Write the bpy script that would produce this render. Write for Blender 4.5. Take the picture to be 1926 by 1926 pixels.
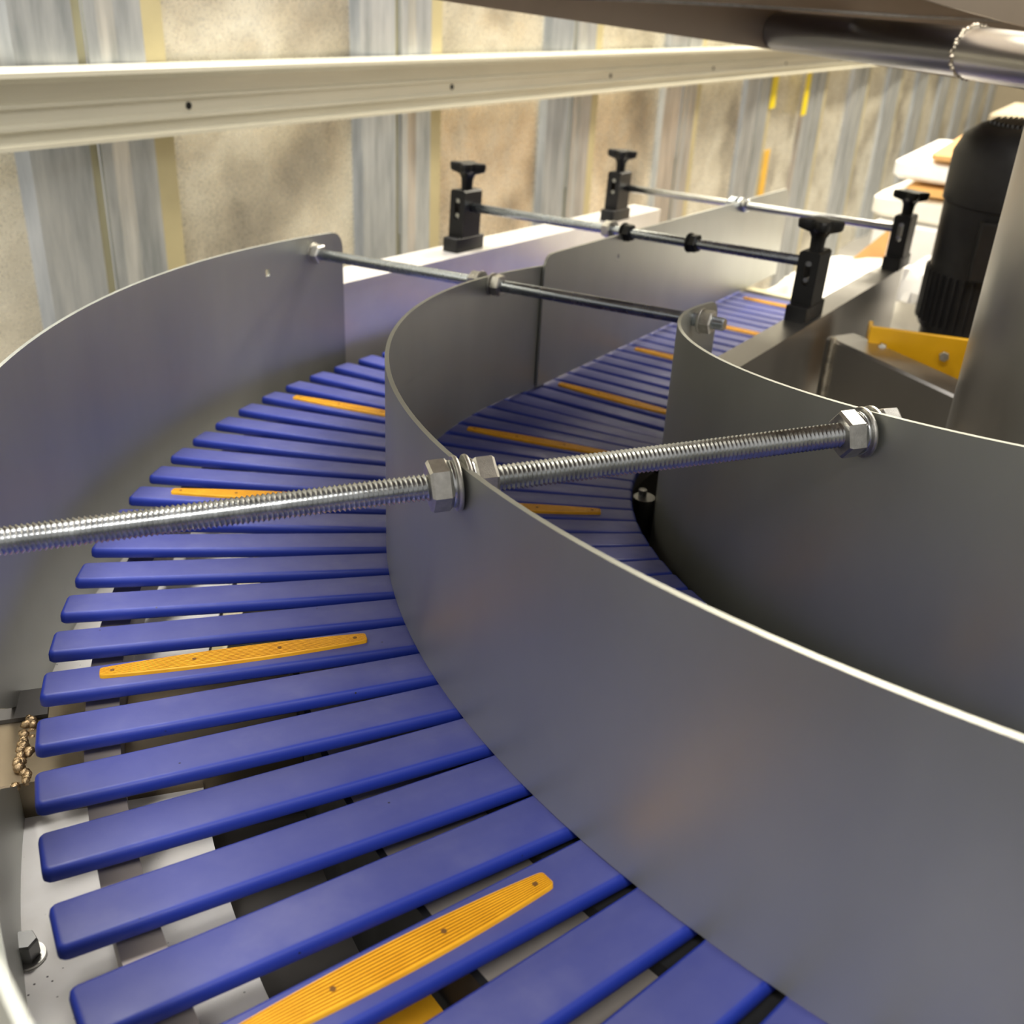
import bpy, bmesh, math, random
from mathutils import Vector, Matrix
random.seed(7)
S = bpy.context.scene
for o in list(bpy.data.objects): bpy.data.objects.remove(o)
COL = S.collection
pi = math.pi; R = math.radians

# ------------------------------------------------------------------ camera
cd = bpy.data.cameras.new('camera'); cam = bpy.data.objects.new('camera', cd); COL.objects.link(cam)
CF = Vector((-0.4610791, 0.7529530, -0.4695401)); CR = Vector((0.8383855, 0.5430056, 0.0474840)); CU = Vector((-0.2907161, 0.3717617, 0.8816334))
CP = Vector((-0.1475312, -1.0890560, 0.4996217))
cam.matrix_world = Matrix(((CR.x, CU.x, -CF.x, CP.x), (CR.y, CU.y, -CF.y, CP.y), (CR.z, CU.z, -CF.z, CP.z), (0, 0, 0, 1)))
cd.sensor_width = 36; cd.sensor_fit = 'HORIZONTAL'; cd.lens = 36 * 1999.19 / 1926
cd.clip_start = .01; cd.clip_end = 60
cd.dof.use_dof = True; cd.dof.focus_distance = .66; cd.dof.aperture_fstop = 11
S.camera = cam
# ------------------------------------------------------------------ world, lamps, exposure
w = bpy.data.worlds.new('hall_light'); S.world = w; w.use_nodes = True
bg = w.node_tree.nodes['Background']; bg.inputs['Color'].default_value = (1, .96, .9, 1); bg.inputs['Strength'].default_value = .37
def lamp(name, loc, sx, sy, power, col, target=None):
    l = bpy.data.lights.new(name, 'AREA'); l.shape = 'RECTANGLE'; l.size = sx; l.size_y = sy; l.energy = power; l.color = col
    o = bpy.data.objects.new(name, l); COL.objects.link(o); o.location = loc
    if target is not None: o.rotation_euler = (Vector(target) - Vector(loc)).to_track_quat('-Z', 'Y').to_euler()
    return o
WARM = (1, .90, .72); NEUT = (1, .96, .91)
lamp('ceiling_lamp', (-1.0, 2.2, 2.7), .3, 1.6, 98, WARM)
lamp('ceiling_lamp', (-.8, 5.0, 2.7), .3, 1.8, 160, WARM)
lamp('ceiling_lamp', (-1.45, -.4, 2.7), .3, 1.4, 70, NEUT)
lamp('ceiling_lamp', (.4, -2.3, 2.7), 1.6, .4, 72, NEUT)
S.view_settings.view_transform = 'Standard'; S.view_settings.look = 'None'; S.view_settings.gamma = 1
S.view_settings.use_curve_mapping = False; S.view_settings.exposure = 0.5

# ------------------------------------------------------------------ materials
def srgb(r, g, b):
    f = lambda c: (c / 255 / 12.92) if c / 255 <= .04045 else ((c / 255 + .055) / 1.055) ** 2.4
    return (f(r), f(g), f(b), 1)
class NB:
    def __init__(s, name):
        s.m = bpy.data.materials.new(name); s.m.use_nodes = True; s.t = s.m.node_tree; s.n = s.t.nodes; s.p = s.n['Principled BSDF']
        s.tc = s.n.new('ShaderNodeTexCoord')
    def L(s, a, b): s.t.links.new(a, b)
    def map(s, scale=(1, 1, 1), src='Object'):
        m = s.n.new('ShaderNodeMapping'); m.inputs['Scale'].default_value = scale; s.L(s.tc.outputs[src], m.inputs['Vector']); return m.outputs['Vector']
    def noise(s, scale, detail=4, rough=.6, vec=None):
        n = s.n.new('ShaderNodeTexNoise'); n.inputs['Scale'].default_value = scale; n.inputs['Detail'].default_value = detail; n.inputs['Roughness'].default_value = rough
        s.L(vec or s.map(), n.inputs['Vector']); return n.outputs['Fac']
    def vor(s, scale, vec=None, out='Color'):
        n = s.n.new('ShaderNodeTexVoronoi'); n.inputs['Scale'].default_value = scale; s.L(vec or s.map(), n.inputs['Vector']); return n.outputs[out]
    def ramp(s, fac, stops):
        r = s.n.new('ShaderNodeValToRGB'); e = r.color_ramp.elements
        while len(e) < len(stops): e.new(.5)
        for i, (p, c) in enumerate(stops):
            e[i].position = p; e[i].color = c if len(c) == 4 else (*c, 1)
        s.L(fac, r.inputs['Fac']); return r.outputs['Color']
    def mix(s, fac, a, b, mode='MIX'):
        m = s.n.new('ShaderNodeMix'); m.data_type = 'RGBA'; m.blend_type = mode
        for k, v in ((0, fac), (6, a), (7, b)):
            if isinstance(v, (int, float)): m.inputs[k].default_value = v
            elif isinstance(v, tuple): m.inputs[k].default_value = v
            else: s.L(v, m.inputs[k])
        return m.outputs[2]
    def bump(s, h, strength=.2, dist=.001):
        b = s.n.new('ShaderNodeBump'); b.inputs['Strength'].default_value = strength; b.inputs['Distance'].default_value = dist
        s.L(h, b.inputs['Height']); s.L(b.outputs['Normal'], s.p.inputs['Normal'])
    def set(s, col=None, rough=None, metal=None, spec=None):
        for k, v in (('Base Color', col), ('Roughness', rough), ('Metallic', metal), ('Specular IOR Level', spec)):
            if v is None: continue
            if isinstance(v, (int, float, tuple)): s.p.inputs[k].default_value = v
            else: s.L(v, s.p.inputs[k])
        return s.m
def rr(v): return (v, v, v, 1)
def plain(name, col, rough=.5, metal=0, var=.12, scale=30, bump=0, spec=None):
    b = NB(name); n = b.noise(scale, 5)
    dark = tuple(c * (1 - var) for c in col[:3]) + (1,); lite = tuple(min(1, c * (1 + var)) for c in col[:3]) + (1,)
    c = b.ramp(n, [(.3, dark), (.7, lite)])
    if bump: b.bump(b.noise(scale * 8, 2), bump, .0006)
    return b.set(c, b.ramp(n, [(.2, rr(max(.02, rough - .05))), (.8, rr(min(1, rough + .06)))]), metal, spec)
M = {}
def steel(name, base, rough, tint=(1, 1, 1), metal=1.0):
    b = NB(name)
    v = b.map((2.5, 2.5, 1.2)); n = b.noise(3, 5, .55, v)
    c = b.ramp(n, [(.25, tuple(base * .86 * t for t in tint)), (.75, tuple(base * 1.1 * t for t in tint))])
    g = b.noise(900, 2, .5)
    r = b.ramp(n, [(.2, rr(rough - .05)), (.8, rr(rough + .07))])
    b.bump(g, .06, .0003)
    return b.set(c, r, metal)
M['guide'] = steel('bead_blasted_stainless', .47, .44, (.97, 1, .93), .74)
M['frame'] = steel('stainless_frame', .50, .33, (1, .97, .92))
M['column'] = steel('stainless_column', .55, .30, (1, .98, .95))
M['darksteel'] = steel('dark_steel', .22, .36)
M['beam'] = steel('warm_shaded_beam_steel', .20, .36, (1, .82, .58))  # stainless beam, warm reflection and shade painted into its dark brown
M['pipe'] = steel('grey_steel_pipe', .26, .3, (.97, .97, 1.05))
M['deck'] = steel('warm_reflect_deck_steel', .52, .42, (1, .85, .69))  # brown tint puts a warm cardboard reflection into the steel colour
M['zinc'] = plain('zinc_plated_steel', (.62, .64, .65, 1), .22, 1, .14, 120)
M['zincdark'] = plain('oiled_zinc_rod', (.42, .46, .50, 1), .26, 1, .12, 60)
M['nut'] = plain('galvanised_nut', (.62, .61, .57, 1), .36, 1, .15, 220, .3)
M['black'] = plain('black_plastic', (.008, .008, .008, 1), .46, 0, .2, 90, 0, .3)
M['motor'] = plain('charcoal_motor_paint', (.024, .024, .026, 1), .45, 0, .2, 60)
M['chain'] = plain('black_chain_guide', (.006, .006, .007, 1), .7, 0, .2, 60)
M['dark'] = plain('dark_grey_plate', (.055, .05, .046, 1), .6, 0, .25, 20)
M['lead'] = plain('grey_flange', (.30, .27, .24, 1), .5, .3, .15, 25)
M['wear'] = plain('wear_strip', (.42, .37, .34, 1), .5, .2, .12, 22)
M['ygroove'] = plain('insert_screw_hole', (.16, .07, .012, 1), .8, 0, .1, 60)
M['yline'] = plain('insert_groove_grime', srgb(176, 112, 10), .7, 0, .2, 60)
M['yellowbox'] = plain('yellow_guard_paint', srgb(226, 170, 8), .42, 0, .05, 20)
M['cream'] = plain('cream_end_strip', srgb(226, 218, 178), .5, 0, .06, 20)
M['weldb'] = plain('bronzed_weld', (.40, .29, .17, 1), .35, 1, .5, 130, .8)
M['weld'] = plain('weld_bead', (.52, .47, .38, 1), .32, 1, .5, 130, .8)
M['paper'] = plain('white_paper', srgb(238, 234, 222), .6, 0, .06, 14)
M['film'] = plain('white_plastic_film', srgb(244, 242, 238), .35, 0, .05, 16)
M['card'] = plain('brown_cardboard', srgb(206, 158, 98), .75, 0, .1, 20)
M['wood'] = plain('pale_wood', srgb(222, 172, 104), .6, 0, .1, 12)
M['tape'] = plain('yellow_tape', srgb(238, 214, 20), .4, 0, .05, 14)
M['tapeo'] = plain('amber_tape', srgb(232, 184, 62), .45, 0, .07, 14)
M['hole'] = plain('dark_drill_hole', (.006, .006, .006, 1), .9, 0, .1, 50)
M['concrete'] = plain('concrete_floor', (.30, .29, .27, 1), .6, 0, .2, 3)
M['plainwall'] = plain('beige_far_wall', srgb(176, 164, 140), .8, 0, .12, 2)
# blue slat plastic: scuffs, paler rubbed patches, dark specks
b = NB('blue_slat_plastic')
oi = b.n.new('ShaderNodeObjectInfo')
add = b.n.new('ShaderNodeVectorMath'); add.operation = 'ADD'; b.L(b.tc.outputs['Object'], add.inputs[0])
sc = b.n.new('ShaderNodeVectorMath'); sc.operation = 'SCALE'; sc.inputs['Scale'].default_value = 13.
cmb = b.n.new('ShaderNodeCombineXYZ'); b.L(oi.outputs['Random'], cmb.inputs[0]); b.L(oi.outputs['Random'], cmb.inputs[1])
b.L(cmb.outputs[0], sc.inputs[0]); b.L(sc.outputs[0], add.inputs[1]); vv = add.outputs[0]
n1 = b.noise(14, 5, .6, vv); n2 = b.noise(70, 3, .6, vv)
c = b.ramp(n1, [(.3, srgb(62, 68, 136)), (.55, srgb(75, 80, 142)), (.75, srgb(94, 97, 150))])
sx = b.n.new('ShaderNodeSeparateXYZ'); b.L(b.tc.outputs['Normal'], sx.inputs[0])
c = b.mix(b.ramp(sx.outputs['Z'], [(.90, rr(0)), (.995, rr(1))]), srgb(30, 50, 148), c)     # dust and grey-lilac sheen painted onto the flat top only
sp = b.ramp(b.vor(95, vv, 'Distance'), [(.045, rr(1)), (.075, rr(0))])
keep = b.ramp(b.noise(23, 2, .5, vv), [(.60, rr(0)), (.64, rr(1))])
c = b.mix(b.mix(1., sp, keep, 'MULTIPLY'), c, (.01, .01, .02, 1))
b.bump(b.noise(900, 2, .5), .10, .0003)
M['slat'] = b.set(c, b.ramp(n2, [(.25, rr(.44)), (.75, rr(.56))]), 0, .45)
b = NB('yellow_grip_rubber')
c = b.ramp(b.noise(60, 4), [(.3, srgb(236, 166, 16)), (.7, srgb(248, 184, 32))])
M['yellow'] = b.set(c, .5, 0)
# white dusty plate with dark debris specks
b = NB('dusty_white_plate')
c = b.ramp(b.noise(16, 5), [(.3, srgb(236, 232, 226)), (.7, srgb(250, 248, 245))])
sp = b.ramp(b.vor(150, None, 'Distance'), [(.07, rr(1)), (.12, rr(0))]); keep = b.ramp(b.noise(9, 3), [(.42, rr(0)), (.60, rr(1))])
c = b.mix(b.mix(1., sp, keep, 'MULTIPLY'), c, (.05, .035, .03, 1))
M['white'] = b.set(c, .45, 0)
M['whitebar'] = plain('bright_stainless_bar', (.80, .78, .76, 1), .34, .45, .05, 14)
# beige rail
b = NB('beige_rail_paint')
c = b.ramp(b.noise(5, 4, .6, b.map((6, .4, 6))), [(.3, srgb(206, 203, 186)), (.7, srgb(220, 217, 200))])
M['rail'] = b.set(c, .36, .15)
# galvanised wall sheet: spangle, plus blurred warm reflections painted in as mottling
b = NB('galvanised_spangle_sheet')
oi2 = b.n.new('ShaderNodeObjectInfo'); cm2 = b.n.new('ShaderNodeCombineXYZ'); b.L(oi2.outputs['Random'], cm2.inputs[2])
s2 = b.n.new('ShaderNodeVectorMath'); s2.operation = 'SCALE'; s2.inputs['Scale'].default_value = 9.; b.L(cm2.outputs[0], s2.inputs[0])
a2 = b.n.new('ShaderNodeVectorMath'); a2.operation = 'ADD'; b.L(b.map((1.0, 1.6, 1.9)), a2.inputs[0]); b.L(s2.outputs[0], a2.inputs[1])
refl_patches = b.noise(2.0, 2.5, .5, a2.outputs[0]); fine = b.noise(60, 3, .6); sp = b.vor(210)
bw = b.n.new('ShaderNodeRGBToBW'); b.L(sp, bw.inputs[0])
c = b.ramp(refl_patches, [(.28, (.40, .37, .31)), (.38, (.60, .56, .46)), (.47, (.82, .78, .65)), (.56, (.94, .91, .78)), (.64, (.78, .74, .62)), (.74, (.90, .86, .72))])
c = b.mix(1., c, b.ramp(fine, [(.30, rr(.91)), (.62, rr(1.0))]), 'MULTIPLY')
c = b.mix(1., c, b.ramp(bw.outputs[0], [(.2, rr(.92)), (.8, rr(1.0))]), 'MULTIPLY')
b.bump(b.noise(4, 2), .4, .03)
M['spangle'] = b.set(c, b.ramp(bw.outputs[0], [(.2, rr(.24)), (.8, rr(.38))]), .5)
b = NB('galvanised_rib')
c = b.ramp(b.noise(4, 5, .6, b.map((10, 10, 1.1))), [(.3, (.34, .37, .39)), (.5, (.52, .55, .57)), (.75, (.70, .72, .72))])
M['rib'] = b.set(c, .34, .6)
M['ribtan'] = plain('warm_reflect_rib_flank', srgb(196, 186, 146), .45, .2, .1, 6)  # tan paints in the warm light reflected by this flank
M['seam'] = plain('seam_strip', srgb(176, 172, 142), .5, .2, .15, 6)

# ------------------------------------------------------------------ object helpers
def mesh(name, verts, faces, mat, parent=None, smooth=None, mats=None, fm=None):
    me = bpy.data.meshes.new(name); me.from_pydata([tuple(v) for v in verts], [], faces); me.update()
    for m in (mats or [mat]): me.materials.append(m)
    if fm:
        for p, i in zip(me.polygons, fm): p.material_index = i
    bm = bmesh.new(); bm.from_mesh(me); bmesh.ops.recalc_face_normals(bm, faces=bm.faces); bm.to_mesh(me); bm.free()
    if smooth is not None:
        me.polygons.foreach_set('use_smooth', [True] * len(me.polygons)); me.set_sharp_from_angle(angle=R(smooth))
    o = bpy.data.objects.new(name, me); COL.objects.link(o)
    if parent: o.parent = parent
    return o
def tag(o, label=None, cat=None, group=None, kind=None):
    for k, v in (('label', label), ('category', cat), ('group', group), ('kind', kind)):
        if v: o[k] = v
    return o
def empty(name, loc=(0, 0, 0), label=None, cat=None, group=None, kind=None):
    o = bpy.data.objects.new(name, None); o.location = loc; o.empty_display_size = .05; COL.objects.link(o)
    return tag(o, label, cat, group, kind)
class MB:
    def __init__(s): s.v = []; s.f = []
    def quadgrid(s, rows, closed=False):
        o = len(s.v); n = len(rows[0])
        for r_ in rows: s.v += [Vector(p) for p in r_]
        for i in range(len(rows) - 1):
            for j in range(n if closed else n - 1):
                k = (j + 1) % n; s.f.append((o + i * n + j, o + i * n + k, o + (i + 1) * n + k, o + (i + 1) * n + j))
        return o
    def loft(s, rings, cap=True):
        o = s.quadgrid(rings, True); n = len(rings[0])
        if cap:
            s.f.append(tuple(range(o, o + n))[::-1]); e = o + (len(rings) - 1) * n; s.f.append(tuple(range(e, e + n)))
    def box(s, lo, hi, bev=0, fr=None):
        x0, y0, z0 = lo; x1, y1, z1 = hi
        if bev == 0: rings = [[(x0, y0, z), (x1, y0, z), (x1, y1, z), (x0, y1, z)] for z in (z0, z1)]
        else:
            def ring(i, z): return rrect(x0 + i, y0 + i, x1 - i, y1 - i, bev - i + 1e-5, z)
            rings = [ring(bev * .7, z0), ring(0, z0 + bev * .7), ring(0, z1 - bev * .7), ring(bev * .7, z1)]
        if fr: rings = [[fr @ Vector(p) for p in r_] for r_ in rings]
        s.loft(rings)
    def tube(s, p, q, r0, seg=20, r1=None, cap=True, stations=None):
        p = Vector(p); q = Vector(q); d = (q - p).normalized(); a = d.orthogonal().normalized(); b_ = d.cross(a)
        st = stations or [(0, r0), (1, r1 if r1 is not None else r0)]
        s.loft([[p + (q - p) * t + (a * math.cos(2 * pi * j / seg) + b_ * math.sin(2 * pi * j / seg)) * r for j in range(seg)] for t, r in st], cap)
    def build(s, name, mat, parent=None, smooth=None): return mesh(name, s.v, s.f, mat, parent, smooth)
def rrect(x0, y0, x1, y1, r, z, n=3):
    out = []
    for cx, cy, a0 in ((x1 - r, y1 - r, 0), (x0 + r, y1 - r, 90), (x0 + r, y0 + r, 180), (x1 - r, y0 + r, 270)):
        for i in range(n + 1):
            a = R(a0 + 90 * i / n); out.append(Vector((cx + r * math.cos(a), cy + r * math.sin(a), z)))
    return out
def solid(o, th, off=0.):
    bm = bmesh.new(); bm.from_mesh(o.data)
    for e in bm.edges:
        if e.is_boundary: e.smooth = False
    bm.to_mesh(o.data); bm.free()
    m = o.modifiers.new('thickness', 'SOLIDIFY'); m.thickness = th; m.offset = off; m.use_even_offset = True
    return o
def copy_tree(src, loc=None, parent=None):
    c = src.copy(); COL.objects.link(c)
    if parent: c.parent = parent
    if loc is not None: c.location = loc
    for ch in src.children: copy_tree(ch, None, c)
    return c

# ------------------------------------------------------------------ conveyor geometry
RO, LS = 1.0332, .45          # slat outer end radius, slat length
KT, DPH, RC = -.8213, R(2.9799), .7405
H1, H2, PSI = .0969, -.064, -.023
RD, RI, RG = .8003, .5588, 1.0605
def hp(r, deg, off=0):        # point on the helix
    a = R(deg); return Vector((-r * math.cos(a), -r * math.sin(a), H1 * a + off))
def sp(u, d, dz=0):           # point on the straight run, u inwards from slat end, d metres away
    return Vector((-(RO - u) + d * math.sin(PSI), d * math.cos(PSI), H2 * d + dz))
def arcband(name, r0, r1, a0, a1, off0, off1, mat, parent, step=1.5):   # helical rectangular-section ring
    n = max(2, int(abs(a1 - a0) / step)); m = MB(); rows = []
    for i in range(n + 1):
        a = a0 + (a1 - a0) * i / n
        rows.append([hp(r0, a, off0), hp(r1, a, off0), hp(r1, a, off1), hp(r0, a, off1)])
    m.loft(rows); return m.build(name, mat, parent, 40)
def guide(name, r, angs, lo, hi, nz, mat, parent, th=.003, holes=()):
    m = MB(); verts = []; faces = []
    zs = nz if isinstance(nz, list) else [j / nz for j in range(nz + 1)]
    for a in angs:
        for t in zs: verts.append(hp(r, a, lo(a) + (hi(a) - lo(a)) * t))
    n = len(zs)
    for i in range(len(angs) - 1):
        for j in range(n - 1):
            if any(angs[i] - 1e-6 <= h[0] <= angs[i + 1] + 1e-6 and zs[j] <= h[1] <= zs[j + 1] for h in holes): continue
            faces.append((i * n + j, i * n + j + 1, (i + 1) * n + j + 1, (i + 1) * n + j))
    o = mesh(name, verts, faces, mat, parent, 60); solid(o, th); return o
def rnd(d, rad):              # corner rounding drop at distance d from an end
    return 0 if d >= rad else rad - math.sqrt(max(0, rad * rad - (rad - d) ** 2))
def frange(a, b, st):
    n = max(1, round((b - a) / st)); return [a + (b - a) * i / n for i in range(n + 1)]

# ================================================================== SETTING
FL = -1.0
WA = R(-2); WN = Vector((math.cos(WA), -math.sin(WA), 0)); WT = Vector((math.sin(WA), math.cos(WA), 0))
def wp(s, h, z): p = WN * (-1.7 + h) + WT * s; return Vector((p.x, p.y, z))
fl = MB(); fl.box((-4, -4, FL - .1), (5, 12.2, FL)); tag(fl.build('floor', M['concrete']), kind='structure', label='bare grey concrete hall floor under the conveyor')
wl = empty('wall_left', wp(4, 0, FL), kind='structure', label='ribbed galvanised sheet metal wall behind the beige rail'); bpy.context.view_layer.update()
WI = Matrix.Translation(-Vector(wl.location))
def wallpiece(name, prof, mat, z0=FL, z1=2.6):
    rows = [[WI @ wp(s_, h, z) for z in (z0, z1)] for s_, h in prof]
    back = [[WI @ wp(s_, h - .006, z) for z in (z1, z0)] for s_, h in prof]
    m = MB(); m.loft([a + b_ for a, b_ in zip(rows, back)]); return m.build(name, mat, wl)
PER = .82
for i in range(-3, 12):
    s0 = .302 + PER * i
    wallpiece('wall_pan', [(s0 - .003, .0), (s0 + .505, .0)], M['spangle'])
    wallpiece('rib_flank', [(s0 + .505, .0), (s0 + .52, .016), (s0 + .60, .030), (s0 + .618, .034)], M['rib'])
    wallpiece('rib_seam', [(s0 + .618, .026), (s0 + .640, .026)], M['seam'])
    wallpiece('rib_face', [(s0 + .640, .034), (s0 + .66, .036), (s0 + .70, .030), (s0 + .75, .036)], M['rib'])
    wallpiece('rib_return', [(s0 + .75, .036), (s0 + .795, .034), (s0 + .82, .0)], M['ribtan'])
wb = MB(); wb.box((-4, 9.9, FL), (5, 10.05, 2.6)); tag(wb.build('wall_back', M['plainwall']), kind='structure', label='plain beige far end wall of the hall')

# beige profiled guard rail on the wall
gr = empty('guard_rail', wp(0, .06, .2), 'long beige profiled metal rail running along the galvanised wall', 'rail')
GI = Matrix.Translation(-Vector(gr.location))
prof = [(0, .000), (.052, .000), (.056, -.003), (.056, -.010), (.050, -.012), (.026, -.014), (.022, -.022), (.022, -.046), (.028, -.049), (.028, -.054), (.022, -.057), (.022, -.077),
        (.029, -.080), (.029, -.085), (.021, -.089), (.021, -.102), (.032, -.106), (.032, -.112), (0, -.112)]
prof = [(h + .04, z) for h, z in prof]
m = MB(); m.loft([[GI @ (wp(s_, h, .312 - .0325 * (s_ + .07)) + Vector((0, 0, z))) for h, z in prof] for s_ in (-1.2, 4.0, 9.3)]); m.build('rail_profile', M['rail'], gr, 25)
for s_ in (.291, 1.098, 1.929, 2.754, 3.58, 4.4):
    m = MB(); c0 = GI @ (wp(s_, .0585, .312 - .0325 * (s_ + .07) - .067)); m.tube(c0, c0 + WN * .005, .0062, 14); m.build('bolt_hole', M['hole'], gr)

# ================================================================== BELT
belt = empty('slat_belt', hp(RC, 30, -.03), 'blue plastic slat conveyor belt curving away, yellow grip strips on some slats', 'conveyor belt')
bpy.context.view_layer.update(); BI = belt.matrix_world.inverted()
WOUT, WMID, WIN = .0328, .0348, .0290
def slat_mesh():
    m = MB(); rings = []
    def outline(ins, z):
        out = []; r = max(.0045 - ins, .0008)
        x0, x1 = ins, LS - ins
        wy = lambda x: (WOUT + (WMID - WOUT) * x / .24 if x < .24 else WMID + (WIN - WMID) * (x - .24) / (LS - .24)) / 2 - ins
        for cx, sy, a0 in ((x1 - r, 1, 0), (x0 + r, 1, 90), (x0 + r, -1, 180), (x1 - r, -1, 270)):
            if a0 in (90, 270):
                for x in ((.34, .24, .12) if a0 == 90 else (.12, .24, .34)): out.append(Vector((x, sy * wy(x), z)))
            for i in range(4):
                a = R(a0 + 30 * i); x = cx + r * math.cos(a); y = sy * (wy(cx) - r) + r * math.sin(a); out.append(Vector((x, y, z)))
        return out
    m.loft([outline(.0012, -.0084), outline(0, -.0072), outline(0, -.0036), outline(.0006, -.0015), outline(.0016, -.0005), outline(.0031, 0)])
    me = mesh('slat', m.v, m.f, M['slat'], None, 50); d = me.data; bpy.data.objects.remove(me); return d
def insert_mesh(L):
    verts = []; faces = []; fm = []; nx = 26; grooves = 9
    prof = [(-1, -.0005, 0), (-.97, .0019, 0), (-.92, .0025, 0)]           # (relative y, z, material of the strip that follows)
    for g in range(grooves):
        y = -.80 + 1.60 * g / (grooves - 1)
        prof[-1] = (*prof[-1][:2], 0)
        prof += [(y - .045, .0025, 1), (y, .0013, 1), (y + .045, .0025, 0)]
    prof += [(.92, .0025, 0), (.97, .0019, 0), (1, -.0005, 0)]
    def half(t): return .0052 + .0044 * (1 - abs(2 * t - 1) ** 2.0)
    ts = [0, .004, .010, .018] + [.018 + .964 * k / nx for k in range(1, nx)] + [.982, .990, .996, 1]
    for t in ts:
        h = half(t); d = min(t, 1 - t) * L; e = .0030
        if d < e: h *= .72 + .28 * math.sqrt(max(0, 1 - (1 - d / e) ** 2))
        for y, z, q in prof: verts.append((t * L, y * h, z))
    n = len(prof)
    for i in range(len(ts) - 1):
        for j in range(n - 1):
            faces.append((i * n + j, i * n + j + 1, (i + 1) * n + j + 1, (i + 1) * n + j)); fm.append(2 * prof[j][2])
    faces.append(tuple(range(n))); fm.append(0); faces.append(tuple(range((len(ts) - 1) * n, len(ts) * n))[::-1]); fm.append(0)
    for t in (.045, .34, .66, .955):
        o = len(verts); cx = t * L; k = 10
        for z in (.0027, .0012):
            for q in range(k): verts.append((cx + .0014 * math.cos(2 * pi * q / k), .0014 * math.sin(2 * pi * q / k), z))
        faces.append(tuple(range(o, o + k))); fm.append(1)
        for q in range(k): faces.append((o + q, o + (q + 1) % k, o + k + (q + 1) % k, o + k + q)); fm.append(1)
    ob = mesh('grip_insert', verts, faces, None, None, 20, [M['yellow'], M['ygroove'], M['yline']], fm); d = ob.data; bpy.data.objects.remove(ob); return d
SM = slat_mesh(); IM = insert_mesh(.168)
for k in range(-21, 35):
    q = (k - KT) * DPH
    if q >= 0:
        p = hp(RO, math.degrees(q)); ex = Vector((math.cos(q), math.sin(q), 0)); sl = H1 / RC * min(1, .35 + q / .25)
        ey = Vector((-math.sin(q), math.cos(q), -sl)).normalized()
    else:
        p = sp(0, -q * RC); ex = Vector((math.cos(PSI), -math.sin(PSI), 0)); ey = Vector((math.sin(PSI), math.cos(PSI), H2)).normalized()
    ez = ex.cross(ey)
    mw = Matrix(((ex.x, ey.x, ez.x, p.x), (ex.y, ey.y, ez.y, p.y), (ex.z, ey.z, ez.z, p.z), (0, 0, 0, 1)))
    o = bpy.data.objects.new('slat', SM); COL.objects.link(o); o.parent = belt; o.matrix_local = BI @ mw
    if (k - 4) % 6 == 0:
        for u in (.0344, .2500):
            g = bpy.data.objects.new('grip_insert', IM); COL.objects.link(g); g.parent = o; g.location = (u, .0012, 0)

# ================================================================== GUIDES
og = empty('outer_guide', hp(RG, 30, -.06), 'tall curved grey steel guide plate along the left outer edge of the belt', 'guide plate'); bpy.context.view_layer.update()
def rebase(o, par):            # geometry was written in world coordinates: hang it under a placed empty
    o.parent = par; o.matrix_parent_inverse = par.matrix_world.inverted(); return o
A0 = 2.9
angs = sorted(set([A0 + x for x in (0, .08, .2, .4, .7, 1.1)] + frange(4.4, 10.6, .8) + [11.05, 11.5] + frange(12.5, 100, 1.5)))
def olo(a):
    pts = [(0, -.09), (43.6, -.09), (45, -.074), (46.3, -.057), (47.9, -.042), (49.7, -.02), (51.5, .004), (54, .018), (120, .018)]
    for (x0, y0), (x1, y1) in zip(pts, pts[1:]):
        if x0 <= a <= x1: return y0 + (y1 - y0) * (a - x0) / (x1 - x0)
    return -.06
g = guide('guide_sheet', RG, angs, olo, lambda a: .1637 - rnd(R(a - A0) * RG, .020), [0, .25, .5, .7, .855, .888, .96, 1], M['guide'], None, .003, [(11.2, .87)])
rebase(g, og)
sk = empty('skirt_plate', hp(RG, 60, -.11), 'low curved grey skirt plate below the left guide at the lower left edge', 'skirt plate'); bpy.context.view_layer.update()
def slo(a): return -.0815
def shi(a):
    pts = [(49.2, -.081), (50.2, -.074), (51, -.065), (54.8, -.013), (58, .010), (62, .015), (120, .015)]
    for (x0, y0), (x1, y1) in zip(pts, pts[1:]):
        if x0 <= a <= x1: return y0 + (y1 - y0) * (a - x0) / (x1 - x0)
    return -.1
g = guide('skirt_sheet', 1.0535, frange(49.2, 100, .8), slo, shi, 3, M['guide'], None, .003); rebase(g, sk)

dv = empty('divider_plate', hp(RD, 40, 0), 'tall curved grey steel divider sweeping between the two belt lanes to the lower right', 'divider plate'); bpy.context.view_layer.update()
g = guide('divider_sheet', RD, sorted(set([-2.5, -2.3, -2, -1, 0] + frange(1, 100, 1.5))), lambda a: .002, lambda a: .1602 - rnd(R(a + 2.5) * RD, .006), 6, M['guide'], None, .0032); rebase(g, dv)

iv = empty('inner_guide', hp(RI, 40, 0), 'curved grey steel inner guide plate around the column, right side', 'guide plate'); bpy.context.view_layer.update()
IA = 1.5
g = guide('inner_sheet', RI, sorted(set([IA + x for x in (0, .1, .3, .6, 1., 1.6, 2.2)] + frange(5, 110, 1.5))), lambda a: -.12, lambda a: .168 - rnd(R(a - IA) * RI, .016), 6, M['guide'], None, .003); rebase(g, iv)

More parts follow.
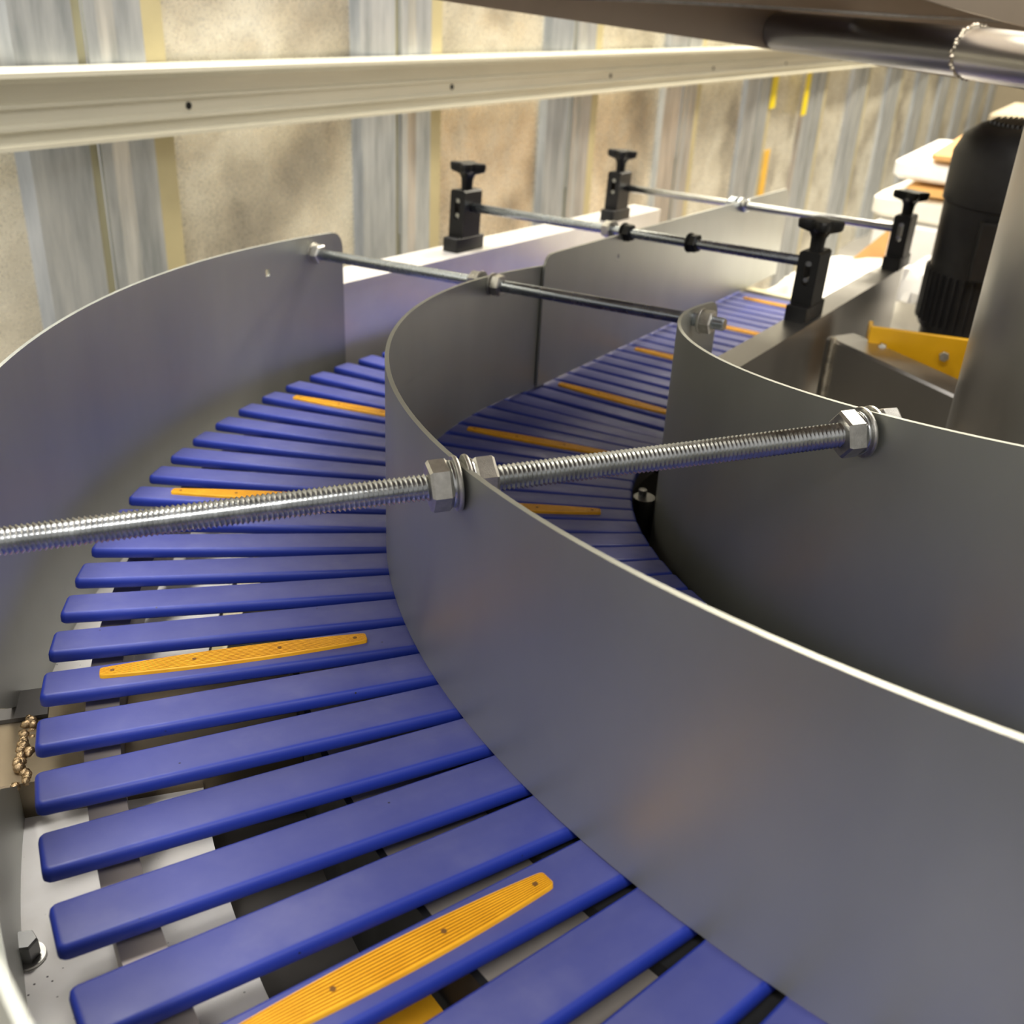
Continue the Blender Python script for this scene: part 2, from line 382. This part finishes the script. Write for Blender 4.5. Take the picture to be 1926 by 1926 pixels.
# straight divider panel
sd = empty('straight_divider', (-.815, .45, .0), 'flat grey steel divider panel on the far straight run, rounded upper corners', 'divider plate'); bpy.context.view_layer.update()
P0, P1 = Vector((-.7955, .012, 0)), Vector((-.833, .998, 0)); dd = (P1 - P0).normalized(); LD = (P1 - P0).length
sts = sorted(set([0, .0015, .004, .008, .014, .02, .208, .215] + frange(.02, LD - .02, .1) + [LD - .02, LD - .014, LD - .008, LD - .004, LD - .0015, LD]))
verts = []; faces = []; zs = [0, .3, .6, .80, .84, .93, 1]
for s_ in sts:
    top = .173 - rnd(s_, .02) - rnd(LD - s_, .02)
    for t in zs: verts.append(P0 + dd * s_ + Vector((0, 0, H2 * s_ + .004 + (top - .004) * t)))
n = len(zs)
for i in range(len(sts) - 1):
    for j in range(n - 1):
        if abs(sts[i] - .208) < 1e-6 and j == 3: continue
        faces.append((i * n + j, i * n + j + 1, (i + 1) * n + j + 1, (i + 1) * n + j))
g = mesh('panel_sheet', verts, faces, M['guide']); solid(g, .003); rebase(g, sd)

# ================================================================== RODS, NUTS
def hexnut(p, d, af, th, mat, parent, name='hex_nut', roll=0):
    d = d.normalized(); a = d.orthogonal().normalized(); a = Matrix.Rotation(roll, 3, d) @ a; b_ = d.cross(a); rc = af / math.sqrt(3)
    ring = lambda t, s_: [p + d * t + (a * math.cos(pi / 3 * j) + b_ * math.sin(pi / 3 * j)) * rc * s_ for j in range(6)]
    rd = lambda t, r: [p + d * t + (a * math.cos(pi / 3 * j) + b_ * math.sin(pi / 3 * j)) * r for j in range(6)]
    m = MB(); m.loft([ring(0, .90), ring(th * .13, 1), ring(th * .87, 1), ring(th, .90)])
    return rebase(m.build(name, mat, None), parent)
def washer(p, d, r, th, mat, parent):
    d = d.normalized(); m = MB(); m.tube(p, p + d * th, r, 28, stations=[(0, r * .97), (.25, r), (.75, r), (1, r * .97)]); return rebase(m.build('washer', mat, None, 40), parent)
def threaded(name, p, q, r, pitch, mat, parent, seg=18):
    p = Vector(p); q = Vector(q); d = (q - p).normalized(); L = (q - p).length; a = d.orthogonal().normalized(); b_ = d.cross(a)
    n = int(L / pitch * 2); verts = []; faces = []
    for i in range(n + 1):
        rad = r if i % 2 == 0 else r * .83
        for j in range(seg):
            ang = 2 * pi * j / seg
            verts.append(p + d * ((i + 2 * j / seg) * pitch / 2) + (a * math.cos(ang) + b_ * math.sin(ang)) * rad)
    for i in range(n):
        for j in range(seg - 1): faces.append((i * seg + j, i * seg + j + 1, (i + 1) * seg + j + 1, (i + 1) * seg + j))
        if i + 3 <= n: faces.append((i * seg + seg - 1, (i + 2) * seg, (i + 3) * seg, (i + 1) * seg + seg - 1))
    m = MB(); m.tube(p, q, r * .6, 10); o = len(verts); verts += m.v; faces += [tuple(o + x for x in f) for f in m.f]
    return rebase(mesh(name, verts, faces, mat, None, 30), parent)
RR = .0074
pI = Vector((-.2749, -.4865, .2572)); pD = Vector((-.4360, -.6712, .2460)); dR = (pD - pI).normalized()
pO = pI + (pD - pI) * 2.09
rod = empty('threaded_rod', pD, 'bright threaded steel rod in the foreground with hex nuts, crossing both lanes', 'threaded rod'); bpy.context.view_layer.update()
threaded('thread_shaft', pI - dR * .02, pO + dR * .02, RR, .0026, M['zinc'], rod)
def nutset(p, d, parent, both=True, roll=.2, mat=M['nut']):      # nut + washer on side d of the plate at p
    washer(p + d * .0018, d, RR * 2.05, .0024, mat, parent); washer(p + d * .0042, d, RR * 1.75, .0022, M['zinc'], parent)
    hexnut(p + d * .0064, d, RR * 3.3, .0118, mat, parent, roll=roll)
nutset(pI, dR, rod); nutset(pI, -dR, rod)
nutset(pD, dR, rod, roll=.35); nutset(pD, -dR, rod, roll=.1); nutset(pO, -dR, rod)
def cross_rod(label, p, q, nuts, mat, sleeve=None, r=.0066):
    p = Vector(p); q = Vector(q); d = (q - p).normalized()
    e = empty('cross_rod', (p + q) / 2, label, 'rod', 'cross rods holding the guides'); bpy.context.view_layer.update()
    m = MB(); m.tube(p, q, r, 20, stations=[(0, r * .85), (.004, r), (.996, r), (1, r * .85)]); rebase(m.build('rod_shaft', mat, None, 40), e)
    for t, sgn, nm in nuts:
        c0 = p + (q - p) * t
        washer(c0, d * sgn, r * 1.95, .003, nm, e); hexnut(c0 + d * sgn * .003, d * sgn, r * 3.2, .0115, nm, e, roll=.25)
    return e
cross_rod('smooth steel rod bridging the left guide, divider and inner guide, mid picture', (-1.078, -.113, .1515), (-.512, -.108, .1772), [(.043, 1, M['nut']), (.028, -1, M['nut']), (.51, 1, M['nut']), (.488, -1, M['nut']), (.953, 1, M['nut'])], M['zincdark'])
cross_rod('dark cross rod between the nearer pair of black clamps, above the divider', (-1.100, .284, .1415), (-.534, .199, .1765), [(.52, 1, M['black']), (.49, -1, M['nut']), (.705, 1, M['black'])], M['zincdark'])
cross_rod('silver cross rod between the farther pair of black clamps', (-1.090, .786, .1030), (-.538, .655, .1385), [(.482, 1, M['zinc']), (.468, -1, M['zincdark'])], M['zinc'])

# ================================================================== ROD CLAMPS
def clamp_meshes():
    """local: origin base centre, x across (short), y along the bar"""
    base = MB(); base.box((-.0135, -.038, 0), (.0135, .038, .024), .002)
    # block with a slot cut through along y: outer loop + inner slot loop
    bl = MB(); x, y0, y1, z0, z1 = .0130, -.024, .024, .024, .101
    out = [(-x, z0), (x, z0), (x, z1 - .003), (x - .003, z1), (-x + .003, z1), (-x, z1 - .003)]
    sw, s0, s1 = .0042, .052, .088; sl = [(sw * math.cos(R(a)), s1 - sw + sw * math.sin(R(a))) for a in range(0, 181, 30)] + [(sw * math.cos(R(a)), s0 + sw + sw * math.sin(R(a))) for a in range(180, 361, 30)]
    bm = bmesh.new()
    def loop(pts, y):
        vs = [bm.verts.new((px, y, pz)) for px, pz in pts]; return vs, [bm.edges.new((vs[i], vs[(i + 1) % len(vs)])) for i in range(len(vs))]
    fr = []
    for y in (y0, y1):
        a, ea = loop(out, y); b_, eb = loop(sl, y); bmesh.ops.triangle_fill(bm, use_beauty=True, edges=ea + eb); fr.append((a, b_))
    for k in (0, 1):
        A, B = fr[0][k], fr[1][k]
        for i in range(len(A)): bm.faces.new((A[i], A[(i + 1) % len(A)], B[(i + 1) % len(A)], B[i]))
    bmesh.ops.recalc_face_normals(bm, faces=bm.faces)
    me = bpy.data.meshes.new('clamp_block'); bm.to_mesh(me); bm.free(); me.materials.append(M['black'])
    ba = base.build('clamp_base', M['black'], None, 30)
    kn = MB(); seg = 36
    def lobed(z, r, amp): return [Vector(((r + amp * math.cos(4 * 2 * pi * j / seg)) * math.cos(2 * pi * j / seg + .4), (r + amp * math.cos(4 * 2 * pi * j / seg)) * math.sin(2 * pi * j / seg + .4), z)) for j in range(seg)]
    kn.loft([lobed(.101, .0085, 0), lobed(.104, .0085, 0), lobed(.118, .0092, 0), lobed(.125, .0115, .001), lobed(.1295, .0200, .0055), lobed(.132, .0212, .0060), lobed(.141, .0218, .0062), lobed(.1435, .0205, .0058), lobed(.1440, .0170, .004)])
    ko = kn.build('star_knob', M['black'], None, 45)
    pn = MB(); pn.tube((0, -.0225, .0835), (0, -.012, .0835), .0038, 12); pn.tube((0, -.0225, .060), (0, -.012, .060), .0034, 12); po = pn.build('clamp_pin', M['zinc'], None, 40)
    return ba, me, ko, po
ba, bme, ko, po = clamp_meshes()
def clamp(loc, rz, label, zs=1.):
    e = empty('rod_clamp', loc, label, 'clamp', 'black star-knob rod clamps'); e.rotation_euler = (math.atan(H2), 0, rz); e.scale = (1, 1, zs)
    for src in (ba, ko, po):
        c_ = src.copy(); COL.objects.link(c_); c_.parent = e
    c_ = bpy.data.objects.new('clamp_block', bme); COL.objects.link(c_); c_.parent = e
    return e
clamp((-1.1025, .281, .0757), -PSI, 'black rod clamp with star knob on the left bar, nearer of the two', .91)
clamp((-1.0890, .768, .0445), -PSI, 'black rod clamp with star knob on the left bar, farther one beside the wall', .89)
clamp((-.5285, .2075, .1050), -PSI, 'large black rod clamp with star knob on the right bar, nearest the camera', .84)
clamp((-.5315, .6660, .0765), -PSI, 'black rod clamp with star knob on the right bar, close to the dark motor', .82)
for o in (ba, ko, po): bpy.data.objects.remove(o)

# ================================================================== FRAME
fr = empty('conveyor_frame', (-.8, .3, FL), 'stainless conveyor frame: side bars, rails and white plates under the belt', 'conveyor frame'); bpy.context.view_layer.update()
def straight_box(name, u0, u1, d0, d1, z0, z1, mat, bev=0.):
    m = MB(); rings = []
    for d in (d0, d1):
        if bev: rings.append([sp(u0 + bev, d, z0), sp(u1, d, z0), sp(u1, d, z1), sp(u0 + bev, d, z1), sp(u0, d, z1 - bev), sp(u0, d, z0 + bev)])
        else: rings.append([sp(u0, d, z0), sp(u1, d, z0), sp(u1, d, z1), sp(u0, d, z1)])
    m.loft(rings); return rebase(m.build(name, mat, None), fr)
straight_box('side_bar', -.098, -.0354, -.15, .98, .086, .0937, M['whitebar'])
straight_box('bar_web', -.042, -.0358, -.10, .98, -.16, .086, M['whitebar'])
straight_box('side_bar', .4964, .5285, -.16, .675, .112, .1194, M['frame'])
straight_box('bar_web', .5225, .5285, -.16, .675, -.10, .112, M['frame'])
straight_box('bar_web', .4964, .5010, -.16, .675, -.06, .112, M['frame'])
straight_box('gap_dark_sheet', .01, .44, -.03, .80, -.045, -.018, M['chain'])  # added black sheet, stands in for the shade in the slat gaps
straight_box('end_strip', -.02, .47, .808, .835, -.05, .004, M['cream'])
def band(name, r0, r1, a0, a1, o0, o1, mat): return rebase(arcband(name, r0, r1, a0, a1, o0, o1, mat, None), fr)
straight_box('floor_cover_sheet', -.03, .52, -.12, .80, -.150, -.140, M['dark'])  # added dark sheet, hides the bright floor showing through the gap
band('wear_rail', .989, 1.009, 0, 98, -.045, -.016, M['wear'])
band('grey_flange', .816, .876, 0, 98, -.035, -.021, M['lead'])
band('chain_guide', .690, .816, 0, 98, -.040, -.012, M['chain'])
band('inner_flange', .590, .690, 0, 98, -.035, -.020, M['dark'])
band('dark_pan', .540, .945, 0, 98, -.135, -.125, M['dark'])
band('return_insert', .884, .928, 66, 73, -.062, -.058, M['yellow'])
band('flange_web', .876, .880, 0, 98, -.125, -.021, M['chain'])
band('white_plate', .945, 1.075, 8, 64.5, -.088, -.080, M['white'])
m = MB(); rows = []
for i in range(13):            # lower folded part of the white plate
    a = 64.5 + 34 * i / 12; z = H1 * R(64.5) - .080 - .005
    rows.append([Vector((-r_ * math.cos(R(a)), -r_ * math.sin(R(a)), z + dz)) for r_, dz in ((.945, 0), (1.075, 0), (1.075, -.008), (.945, -.008))])
m.loft(rows); rebase(m.build('white_plate', M['white'], None, 30), fr)
# radial support beam passing under the guide, with weld and lug
a = 50.4; ur = hp(1, a) - Vector((0, 0, hp(1, a).z)); ut = Vector((math.sin(R(a)), -math.cos(R(a)), 0)); zb = H1 * R(a)
def radial_box(name, r0, r1, t0, t1, z0, z1, mat, ur=ur, ut=ut):
    m = MB(); m.loft([[ur * r_ + ut * t + Vector((0, 0, z)) for t, z in ((t0, z0), (t1, z0), (t1, z1), (t0, z1))] for r_ in (r0, r1)]); return rebase(m.build(name, mat, None), fr)
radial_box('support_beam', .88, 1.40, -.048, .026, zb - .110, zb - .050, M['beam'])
m = MB()
for i in range(30):
    t = -.046 + .072 * i / 29; c0 = ur * (1.050 + random.uniform(-.004, .004)) + ut * t + Vector((0, 0, zb - .050 + random.uniform(-.002, .002))); r_ = random.uniform(.0022, .0040)
    m.tube(c0 - ut * .003, c0 + ut * .003, r_, 8, stations=[(0, r_ * .5), (.3, r_), (.7, r_), (1, r_ * .5)])
rebase(m.build('weld_bead', M['weldb'], None, 60), fr)
radial_box('lug_plate', 1.038, 1.070, -.066, -.036, zb - .085, zb - .047, M['dark'])
# inner stand-off tube beside the inner guide
c0 = hp(.5715, 25.5, 0)
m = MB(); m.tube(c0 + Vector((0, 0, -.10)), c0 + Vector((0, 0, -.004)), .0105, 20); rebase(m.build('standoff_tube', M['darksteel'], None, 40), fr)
m = MB(); m.tube(c0 + Vector((-.004, .004, -.004)), c0 + Vector((-.004, .004, .001)), .004, 10); rebase(m.build('standoff_screw', M['darksteel'], None, 40), fr)
# cross beam from right bar to column
A = Vector((-.500, .2305, .08)); Bv = Vector((-.255, .0840, .08)); dv_ = (Bv - A).normalized(); nv = Vector((-dv_.y, dv_.x, 0))
m = MB(); m.loft([[p + nv * t + Vector((0, 0, z)) for t, z in ((0, -.10), (.045, -.10), (.045, 0), (.003, 0), (0, -.003))] for p in (A, Bv)]); rebase(m.build('cross_beam', M['frame'], None), fr)
m = MB(); m.tube(A + dv_ * .012 + Vector((0, -.002, -.10)), A + dv_ * .012 + Vector((0, -.002, .003)), .004, 10); rebase(m.build('weld_seam', M['weld'], None, 40), fr)
# bolt head on the white plate at the lower left
def bolt_on(p):
    hexnut(p, Vector((0, 0, 1)), .012, .012, M['darksteel'], fr, 'bolt_head'); washer(p - Vector((0, 0, .002)), Vector((0, 0, 1)), .0095, .002, M['nut'], fr)
a = 58.4; p = hp(1.0495, a, -.0795); bolt_on(p + Vector((0, 0, .002)))

# centre column
co = MB(); co.tube((0, 0, FL), (0, 0, 2.4), .2988, 96); oc = co.build('centre_column', M['column'], None, 40)
tag(oc, 'wide round brushed stainless centre column at the right edge', 'column')

# upper turn of the spiral
ud = empty('upper_spiral_deck', (0, 0, .5), 'underside of the next spiral turn with steel skirt tinted brown by painted reflection, upper right', 'conveyor deck'); bpy.context.view_layer.update()
def uband(name, r0, r1, a0, a1, o0, o1, mat): return rebase(arcband(name, r0, r1, a0, a1, o0, o1, mat, None, 2.5), ud)
uband('outer_skirt', 1.000, 1.006, 175, 446, -.165, -.01, M['deck'])
uband('deck_pan', .590, 1.000, 175, 446, -.030, -.022, M['deck'])
uband('inner_skirt', .584, .590, 150, 446, -.085, -.01, M['deck'])
m = MB(); rows = []
for i in range(60):
    a = 285 + 95 * i / 59; zl = .4405 if a < 315 else .4405 + (a - 315) / 31 * .009; zt = H1 * R(a) - .03
    rows.append([Vector((-r_ * math.cos(R(a)), -r_ * math.sin(R(a)), z)) for r_, z in ((.795, zl), (.802, zl), (.802, max(zt, zl + .02)), (.795, max(zt, zl + .02)))])
m.loft(rows); rebase(m.build('chain_channel', M['deck'], None, 30), ud)
m = MB(); m.loft([[Vector((v[i].x * k_, v[i].y * k_, v[i].z + dz)) for i, k_, dz in ((0, .997, -.0022), (1, 1, -.0022), (1, 1, .0018), (0, .997, .0018))] for v in rows]); rebase(m.build('channel_lip', M['zinc'], None, 30), ud)
# support arm of the upper turn: dark pipe and lighter socket with weld
a = 320.5; ur2 = Vector((-math.cos(R(a)), -math.sin(R(a)), 0))
pz = .394
pz = .415
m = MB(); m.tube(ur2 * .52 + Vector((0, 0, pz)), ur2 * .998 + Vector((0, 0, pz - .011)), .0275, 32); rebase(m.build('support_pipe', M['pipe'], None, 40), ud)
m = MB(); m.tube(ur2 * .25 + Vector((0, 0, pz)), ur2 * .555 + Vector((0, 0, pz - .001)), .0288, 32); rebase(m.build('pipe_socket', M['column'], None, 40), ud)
m = MB(); seg = 40; t1 = ur2.orthogonal().normalized(); t2 = ur2.cross(t1)
for q in range(seg):
    an = 2 * pi * q / seg; c0 = ur2 * (.555 + random.uniform(-.002, .002)) + Vector((0, 0, pz)) + (t1 * math.cos(an) + t2 * math.sin(an)) * .0282; r_ = random.uniform(.0028, .0045)
    tn = (t2 * math.cos(an) - t1 * math.sin(an)); m.tube(c0 - tn * .003, c0 + tn * .003, r_, 6, stations=[(0, r_ * .5), (.5, r_), (1, r_ * .5)])
rebase(m.build('weld_ring', M['weld'], None, 60), ud)

# ================================================================== MOTOR
mx, my = -.385, .695
mo = empty('gear_motor', (mx, my, .0), 'dark charcoal electric motor with cooling fins standing behind the steel column', 'motor')
def ring_mesh(name, st, mat, seg=48, sm=40):
    m = MB(); m.tube((0, 0, 0), (0, 0, 1), 1, seg, stations=st); return m.build(name, mat, mo, sm)
ring_mesh('motor_body', [(.0, .080), (.0, .098), (.192, .1), (.192, .09)], M['motor'])
ring_mesh('fan_cover', [(.192, .096), (.194, .1035), (.262, .1035), (.287, .093), (.302, .074), (.305, .066), (.305, .03)], M['motor'])
ring_mesh('mount_flange', [(-.05, .05), (-.05, .078), (-.02, .080), (-.02, .092), (.0, .092), (.0, .06)], M['motor'])
ring_mesh('gear_stub', [(-.13, .05), (-.13, .07), (-.05, .07), (-.05, .05)], M['black'])
for q in range(48):
    an = 2 * pi * q / 48; f = MB(); mm = Matrix.Rotation(an, 4, 'Z'); f.box((.095, -.0014, .010), (.1045, .0014, .090), 0, mm); f.build('cooling_fin', M['motor'], mo)
f = MB(); mm = Matrix.Rotation(R(285), 4, 'Z'); f.box((.07, -.05, .096), (.112, .05, .182), .004, mm); f.build('terminal_box', M['motor'], mo, 30)
for q in range(17):
    x = -.056 + .007 * q; h = math.sqrt(max(0, .065 ** 2 - x * x)); f = MB(); f.box((x - .0014, -h, .305), (x + .0014, h, .3095)); f.build('grille_bar', M['darksteel'], mo)

# yellow guard
yg = empty('yellow_guard', (-.39, .27, -.1), 'bright yellow painted machine guard box beside the column', 'guard box'); bpy.context.view_layer.update()
ya, yb = Vector((-.452, .243, 0)), Vector((-.318, .279, 0)); yd = (yb - ya).normalized(); yn = Vector((-yd.y, yd.x, 0))
fm = Matrix(((yd.x, yn.x, 0, ya.x), (yd.y, yn.y, 0, ya.y), (0, 0, 1, 0), (0, 0, 0, 1)))
m = MB(); m.box((0, 0, -.08), ((yb - ya).length + .03, .006, .101), .002, fm); rebase(m.build('guard_front', M['yellowbox'], None, 30), yg)
m = MB(); m.box((0, .006, -.08), (.006, .10, .080), .0018, fm); rebase(m.build('guard_side', M['yellowbox'], None, 30), yg)
m = MB(); m.box((0, .100, -.08), ((yb - ya).length + .03, .106, .05), .002, fm); rebase(m.build('guard_back', M['yellowbox'], None, 30), yg)
for t in (.018, .092):
    p = ya + yd * t - yn * .004 + Vector((0, 0, .078)); hexnut(p, -yn, .011, .006, M['nut'], yg, 'guard_bolt')

# ================================================================== BACKGROUND CLUTTER
tb = empty('packing_table', (-.25, 1.15, FL), 'white packing table behind the conveyor end under plastic film', 'table')
m = MB(); m.box((-.62, -.28, .84), (.75, .25, .88), .004); m.build('table_top', M['film'], tb, 30)
for lx in (-.55, .68):
    for ly in (-.22, .19):
        m = MB(); m.box((lx - .03, ly - .03, 0), (lx + .03, ly + .03, .84), .003); m.build('table_leg', M['frame'], tb, 30)
def crumpled(name, x0, x1, y0, y1, z, amp, mat, nx=26, ny=26, seed=1, drop=.0):
    rg = random.Random(seed); ph = [(rg.uniform(4, 26), rg.uniform(4, 26), rg.uniform(0, 6.3), rg.uniform(.2, 1)) for _ in range(9)]
    verts = []; faces = []
    for i in range(nx + 1):
        for j in range(ny + 1):
            x = x0 + (x1 - x0) * i / nx; y = y0 + (y1 - y0) * j / ny
            h = sum(a_ * abs(math.sin(fx * x + fy * y + p_)) for fx, fy, p_, a_ in ph) / 5
            e = min(i, nx - i, j, ny - j) / 4
            verts.append((x + rg.uniform(-.006, .006), y + rg.uniform(-.006, .006), z + amp * h * min(1, e + .15)))
    for i in range(nx):
        for j in range(ny): faces.append((i * (ny + 1) + j, i * (ny + 1) + j + 1, (i + 1) * (ny + 1) + j + 1, (i + 1) * (ny + 1) + j))
    o = mesh(name, verts, faces, mat, None, 25); solid(o, .003, -1); return o
tag(crumpled('plastic_film', -.86, -.30, .90, 1.39, FL + .884, .05, M['film'], seed=3), 'crumpled white plastic film lying over the packing table', 'plastic film')
tag(crumpled('plastic_bag', -.60, -.46, .90, 1.06, -.05, .08, M['film'], 14, 14, 5), 'crumpled white bag below the motor beside the right bar', 'bag')
def stack_piece(name, lo, hi, rz, mat, label, cat, wav=0.):
    x0, y0, z0 = lo; x1, y1, z1 = hi; cx, cy = (x0 + x1) / 2, (y0 + y1) / 2
    m = MB(); hx, hy, hz = (x1 - x0) / 2, (y1 - y0) / 2, z1 - z0
    rg = random.Random(name + label); N = 24
    rings = []
    for z, i in ((0, .012), (hz * .2, 0), (hz * .8, 0), (hz, .012)):
        ring = []
        for v in rrect(-hx + i, -hy + i, hx - i, hy - i, .02, z, 5):
            ring.append((v.x, v.y, v.z + wav * math.sin(9 * v.x + 7 * v.y + z0 * 90)))
        rings.append(ring)
    m.loft(rings); o = m.build(name, mat, None, 35); o.location = (cx, cy, z0); o.rotation_euler = (0, 0, rz)
    return tag(o, label, cat)
zt = -.028
m = MB(); m.box((-.27, -.25, 0), (.27, .25, .968), .006); o = m.build('white_crate', M['film'], None, 30); o.location = (-.52, 1.78, FL); tag(o, 'tall white carton carrying the paper pile behind the motor', 'carton')
stack_piece('paper_sack', (-.80, 1.54, zt), (-.28, 2.04, zt + .055), -.05, M['paper'], 'puffy cream paper sack at the bottom of the pile behind the motor', 'sack', .005)
stack_piece('carton', (-.75, 1.55, zt + .062), (-.28, 2.03, zt + .082), .05, M['wood'], 'thin tan carton between the white layers of the pile behind the motor', 'carton', .002)
stack_piece('paper_stack', (-.785, 1.55, zt + .090), (-.28, 2.03, zt + .135), .04, M['film'], 'white folded sheets near the top of the pile behind the motor', 'paper stack', .004)
stack_piece('cardboard_sheet', (-.71, 1.55, zt + .141), (-.28, 2.03, zt + .158), .05, M['card'], 'orange-brown cardboard sheet on top of the pile behind the motor', 'cardboard', .002)
# small offcut of cardboard leaning by the film
zc = FL + .882
m = MB(); m.loft([[(-.80, 1.30, zc), (-.70, 1.31, zc), (-.70, 1.32, zc + .12)], [(-.80, 1.305, zc), (-.70, 1.315, zc), (-.70, 1.325, zc + .12)]])
tag(m.build('cardboard_offcut', M['card']), 'small triangular orange cardboard offcut standing on the white film', 'cardboard')
# far carton heap above the motor
for nm, x, y, z, sx, sz, mt, lb in (('pallet_crate', -.60, 3.75, FL, .72, .90, 'wood', 'pale wooden crate under the far heap above the motor'),
        ('wrapped_bundle', -.60, 3.75, -.094, .66, .12, 'plainwall', 'grey-beige bundle on the crate above the motor'),
        ('flat_carton', -.52, 3.70, .032, .50, .05, 'card', 'flat light brown carton on the grey-beige bundle above the motor')):
    m = MB(); m.box((-sx / 2, -.25, 0), (sx / 2, .25, sz), .012); o = m.build(nm, M[mt], None, 30); o.location = (x, y, z); tag(o, lb, 'crate' if 'crate' in nm else 'bundle' if 'bundle' in nm else 'carton')
# tapes on the far wall ribs
for s_, z0, z1, mt, lb in ((3.555, -.05, .11, 'tape', 'bright yellow tape strip on a far wall rib below the rail'), (3.585, -.62, -.22, 'tapeo', 'amber tape strip low on a far wall rib'),
        (4.03, -.12, .06, 'tape', 'short yellow tape strip on the next wall rib to the right'), (2.16, .40, .62, 'tape', 'yellow sticker on the wall sheet above the rail')):
    h = .002 if s_ < 3 else .038
    m = MB(); m.loft([[wp(s_ - .035, h, z), wp(s_ + .035, h, z), wp(s_ + .035, h + .002, z), wp(s_ - .035, h + .002, z)] for z in (z0, z1)]); tag(m.build('tape_strip', M[mt]), lb, 'tape')
